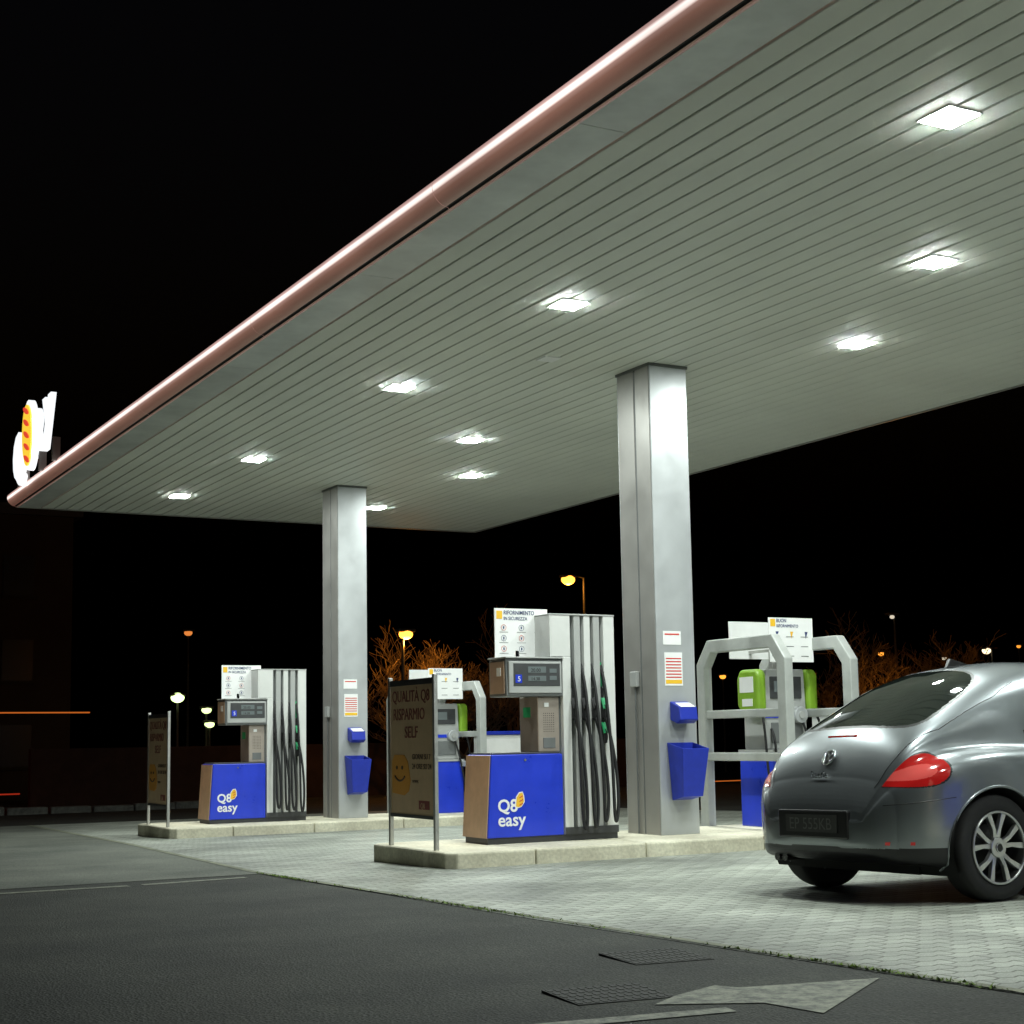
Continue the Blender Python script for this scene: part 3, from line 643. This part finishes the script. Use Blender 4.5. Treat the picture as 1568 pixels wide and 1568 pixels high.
# ------------------------------------------------------------ background
def bare_tree(name,x,y,h,seed,m,spread=1.0):
    rnd=random.Random(seed); paths=[]
    def br(p,d,l,r,lev):
        n=5; pts=[(*p,r)]; q=Vector(p); dd=Vector(d).normalized()
        for i in range(n):
            dd=(dd+Vector((rnd.gauss(0,.16),rnd.gauss(0,.16),rnd.gauss(.03,.12)))).normalized(); q=q+dd*l/n; rr=r*(1-.55*(i+1)/n)
            pts.append((*q,rr))
            if lev<4 and i>=1:
                for k in range(rnd.choice((1,1,2)) if lev>0 else 2):
                    a=rnd.uniform(0,6.28); side=Vector((math.cos(a),math.sin(a),rnd.uniform(.1,.8)))
                    nd=(dd*.6+side*.75*spread).normalized(); br(tuple(q),nd,l*rnd.uniform(.5,.72),rr*.62,lev+1)
        paths.append(pts)
    br((0,0,0),(0,0,1),h*.42,h*.022,0)
    cu=bpy.data.curves.new(name,'CURVE'); cu.dimensions='3D'; cu.bevel_depth=1.0; cu.bevel_resolution=0
    for pts in paths:
        s=cu.splines.new('POLY'); s.points.add(len(pts)-1)
        for i,p in enumerate(pts): s.points[i].co=(p[0],p[1],p[2],1); s.points[i].radius=max(p[3],.008)
    cu.materials.append(m); o=bpy.data.objects.new(name,cu); o.location=(x,y,gz(y)-.05); col.objects.link(o); return o
bark=mat("bark",(0.16,0.12,0.08),0.9,noise=.3)
def dirpos(dx,dy,dz,dist): return (dx*dist,dy*dist,dz*dist+.933)
def street_lamp(p,colr,watt,estr,r=.12,arm=(0,0)):
    x,y,z=p; g=gz(y); e=empty("street_lamp",(x,y,g)); H=z-g
    ax,ay=arm
    tube("pole",[[(ax,ay,0,1.3),(ax,ay,H*.6,1.0),(ax,ay,H+.1,.7)]],.055,polemat,e,smooth=False)
    tube("arm",[[(ax,ay,H+.08),(ax*.5,ay*.5,H+.16),(0,0,H+.12)]],.03,polemat,e)
    box("head",-.28,.28,-.13,.13,H+.06,H+.16,polemat,e,bev=.03)
    mm=mat("lamp_glow_%d_%d"%(int(colr[1]*100),int(estr*10)),(.9,.8,.6),.5,emis=colr,estr=estr); mm.cycles.emission_sampling='NONE'
    bm=bmesh.new(); bmesh.ops.create_uvsphere(bm,u_segments=16,v_segments=8,radius=r); me=bpy.data.meshes.new("bulb"); bm.to_mesh(me); bm.free(); me.materials.append(mm)
    o=bpy.data.objects.new("bulb",me); o.scale=(1.25,1,.9); o.location=(0,0,H+.0); link(o,e)
    if watt:
        l=bpy.data.lights.new("lamp",'POINT'); l.energy=watt; l.color=colr; l.shadow_soft_size=.1; lo=bpy.data.objects.new("lamp",l); lo.location=(0,0,H-.25); link(lo,e)
OR=(1.0,0.36,0.04)
street_lamp(dirpos(.420,.907,.067,45),OR,240,4.2,r=.17,arm=(-.1,0))
street_lamp(dirpos(.514,.858,.101,50),OR,60,4.0,r=.19,arm=(.6,0))
street_lamp(dirpos(.678,.735,.071,60),(1,.9,.7),0,0.7,r=.08,arm=(.1,0))
street_lamp(dirpos(.718,.696,.048,80),(1,.8,.5),0,2.4,r=.19,arm=(.35,0))
street_lamp(dirpos(.285,.959,.028,60),(.75,1,.40),10,2.6,r=.21)
street_lamp(dirpos(.302,.953,.020,62),(.75,1,.40),0,2.0,r=.16)
street_lamp(dirpos(.304,.953,.011,62),(.75,1,.40),0,2.0,r=.16)
street_lamp(dirpos(.291,.957,.069,70),(1,.30,.06),0,.8,r=.15)
street_lamp(dirpos(.595,.803,.036,90),OR,0,1.8,r=.16)
street_lamp(dirpos(.672,.740,.048,85),OR,0,1.8,r=.14)
street_lamp(dirpos(.640,.768,.036,95),OR,0,1.6,r=.14)
street_lamp(dirpos(.700,.714,.044,110),(1,.85,.6),0,1.5,r=.13)
street_lamp(dirpos(.731,.682,.050,100),OR,0,1.2,r=.12)
def tp(dx,dy,dist): return dx*dist,dy*dist
x,y=tp(.412,.911,47.0); bare_tree("bare_tree",x,y,5.6,3,bark)
x,y=tp(.438,.899,46.5); bare_tree("bare_tree",x,y,5.2,11,bark)
x,y=tp(.462,.887,46); bare_tree("bare_tree",x,y,5.2,5,bark)
x,y=tp(.48,.877,50); bare_tree("bare_tree",x,y,7,8,bark)
x,y=tp(.662,.749,52); bare_tree("bare_tree",x,y,6.2,21,bark)
x,y=tp(.685,.728,56); bare_tree("bare_tree",x,y,6.4,23,bark)
street_lamp((35.3,37.5,1.6),OR,380,1.5,r=.10)
bm_=mat("building_render",(0.05,0.04,0.03),0.9,noise=.2,nscale=.5); bw=mat("building_window",(0.01,0.01,0.012),0.3); bwl=mat("building_window_lit",(0.1,0.05,0.02),.5,emis=(1,.4,.1),estr=.02)
b=empty("apartment_building",(-4,58,gz(58)))
box("walls",0,17.2,0,12,0,10.4,bm_,b); box("roof",-.3,17.5,-.3,12.3,10.4,10.8,darkgrey,b)
for fl in range(3):
    for k in range(6):
        xx=1.2+k*2.7; zz=1.2+fl*3.1
        box("window",xx,xx+1.1,-.06,.0,zz,zz+1.5,bwl if (fl,k) in ((2,4),) else bw,b); box("sill",xx-.1,xx+1.2,-.18,0,zz-.12,zz-.0,concdk,b)
        if k%2==0: box("balcony",xx-.4,xx+2.2,-.9,-.18,zz-.5,zz+.35,bm_,b)
v=empty("far_kerb",(0,0,0))
random.seed(3)
for k in range(26):
    xx=-14+k*1.0; yy=35.8+.05*k; h=random.uniform(.10,.2)
    box("kerb_stone",xx,xx+random.uniform(.9,.985),yy,yy+.35,gz(yy)-.05,gz(yy)+h,mat("kerb_stone",(0.16,0.16,0.14),.9,noise=.5),v,bev=.04)
sheet("verge",[(-30,36.2),(12,38.2),(12,41),(-30,39)],.06,concdk)
sheet("road",[(-60,41.5),(70,46),(70,55),(-60,50)],.004,asphalt)
wall=mat("low_wall_brick",(0.035,0.018,0.012),.9,noise=.4,nscale=3)
box("low_wall",9,30,44.2,44.5,gz(44)-.1,gz(44)+1.6,wall)
tr1=mat("trail_amber",(0,0,0),.5,emis=(1,.22,.03),estr=.5); tr2=mat("trail_red",(0,0,0),.5,emis=(1,.06,.02),estr=.3)
tube("light_trail",[[(-12,44,1.9),(10.7,44.6,1.82)]],.02,tr1,smooth=False)
tube("light_trail",[[(-12,44,-.42),(8.8,44.6,-.42)]],.02,tr2,smooth=False)
tube("light_trail",[[(27,38,-.5),(30,38,-.5)]],.015,tr1,smooth=False)
l=bpy.data.lights.new("car_tail_glow",'POINT'); l.energy=20; l.color=(1,.08,.02); l.shadow_soft_size=.5; lo=bpy.data.objects.new("car_tail_glow",l); lo.location=(6,42.5,.1); col.objects.link(lo)

# ------------------------------------------------------------ camera
R=[[0.8767699364106405,0.04164454053850354,0.4791035491935104],[-0.4806169268734593,0.1106562379601211,0.8699210117034908],[-0.016788335509913634,-0.9929858655811018,0.11703513381440885]]
cam=bpy.data.cameras.new("camera"); co=bpy.data.objects.new("camera",cam); col.objects.link(co)
M=Matrix([[R[i][0],-R[i][1],-R[i][2],0] for i in range(3)]+[[0,0,0,1]])
M[2][3]=0.933
co.matrix_world=M
cam.sensor_width=36; cam.lens=36*2358.44/1568; cam.shift_y=66/1568; cam.clip_end=1500; cam.clip_start=.05
scn.camera=co
scn.view_settings.view_transform='Standard'; scn.view_settings.look='None'; scn.view_settings.exposure=0
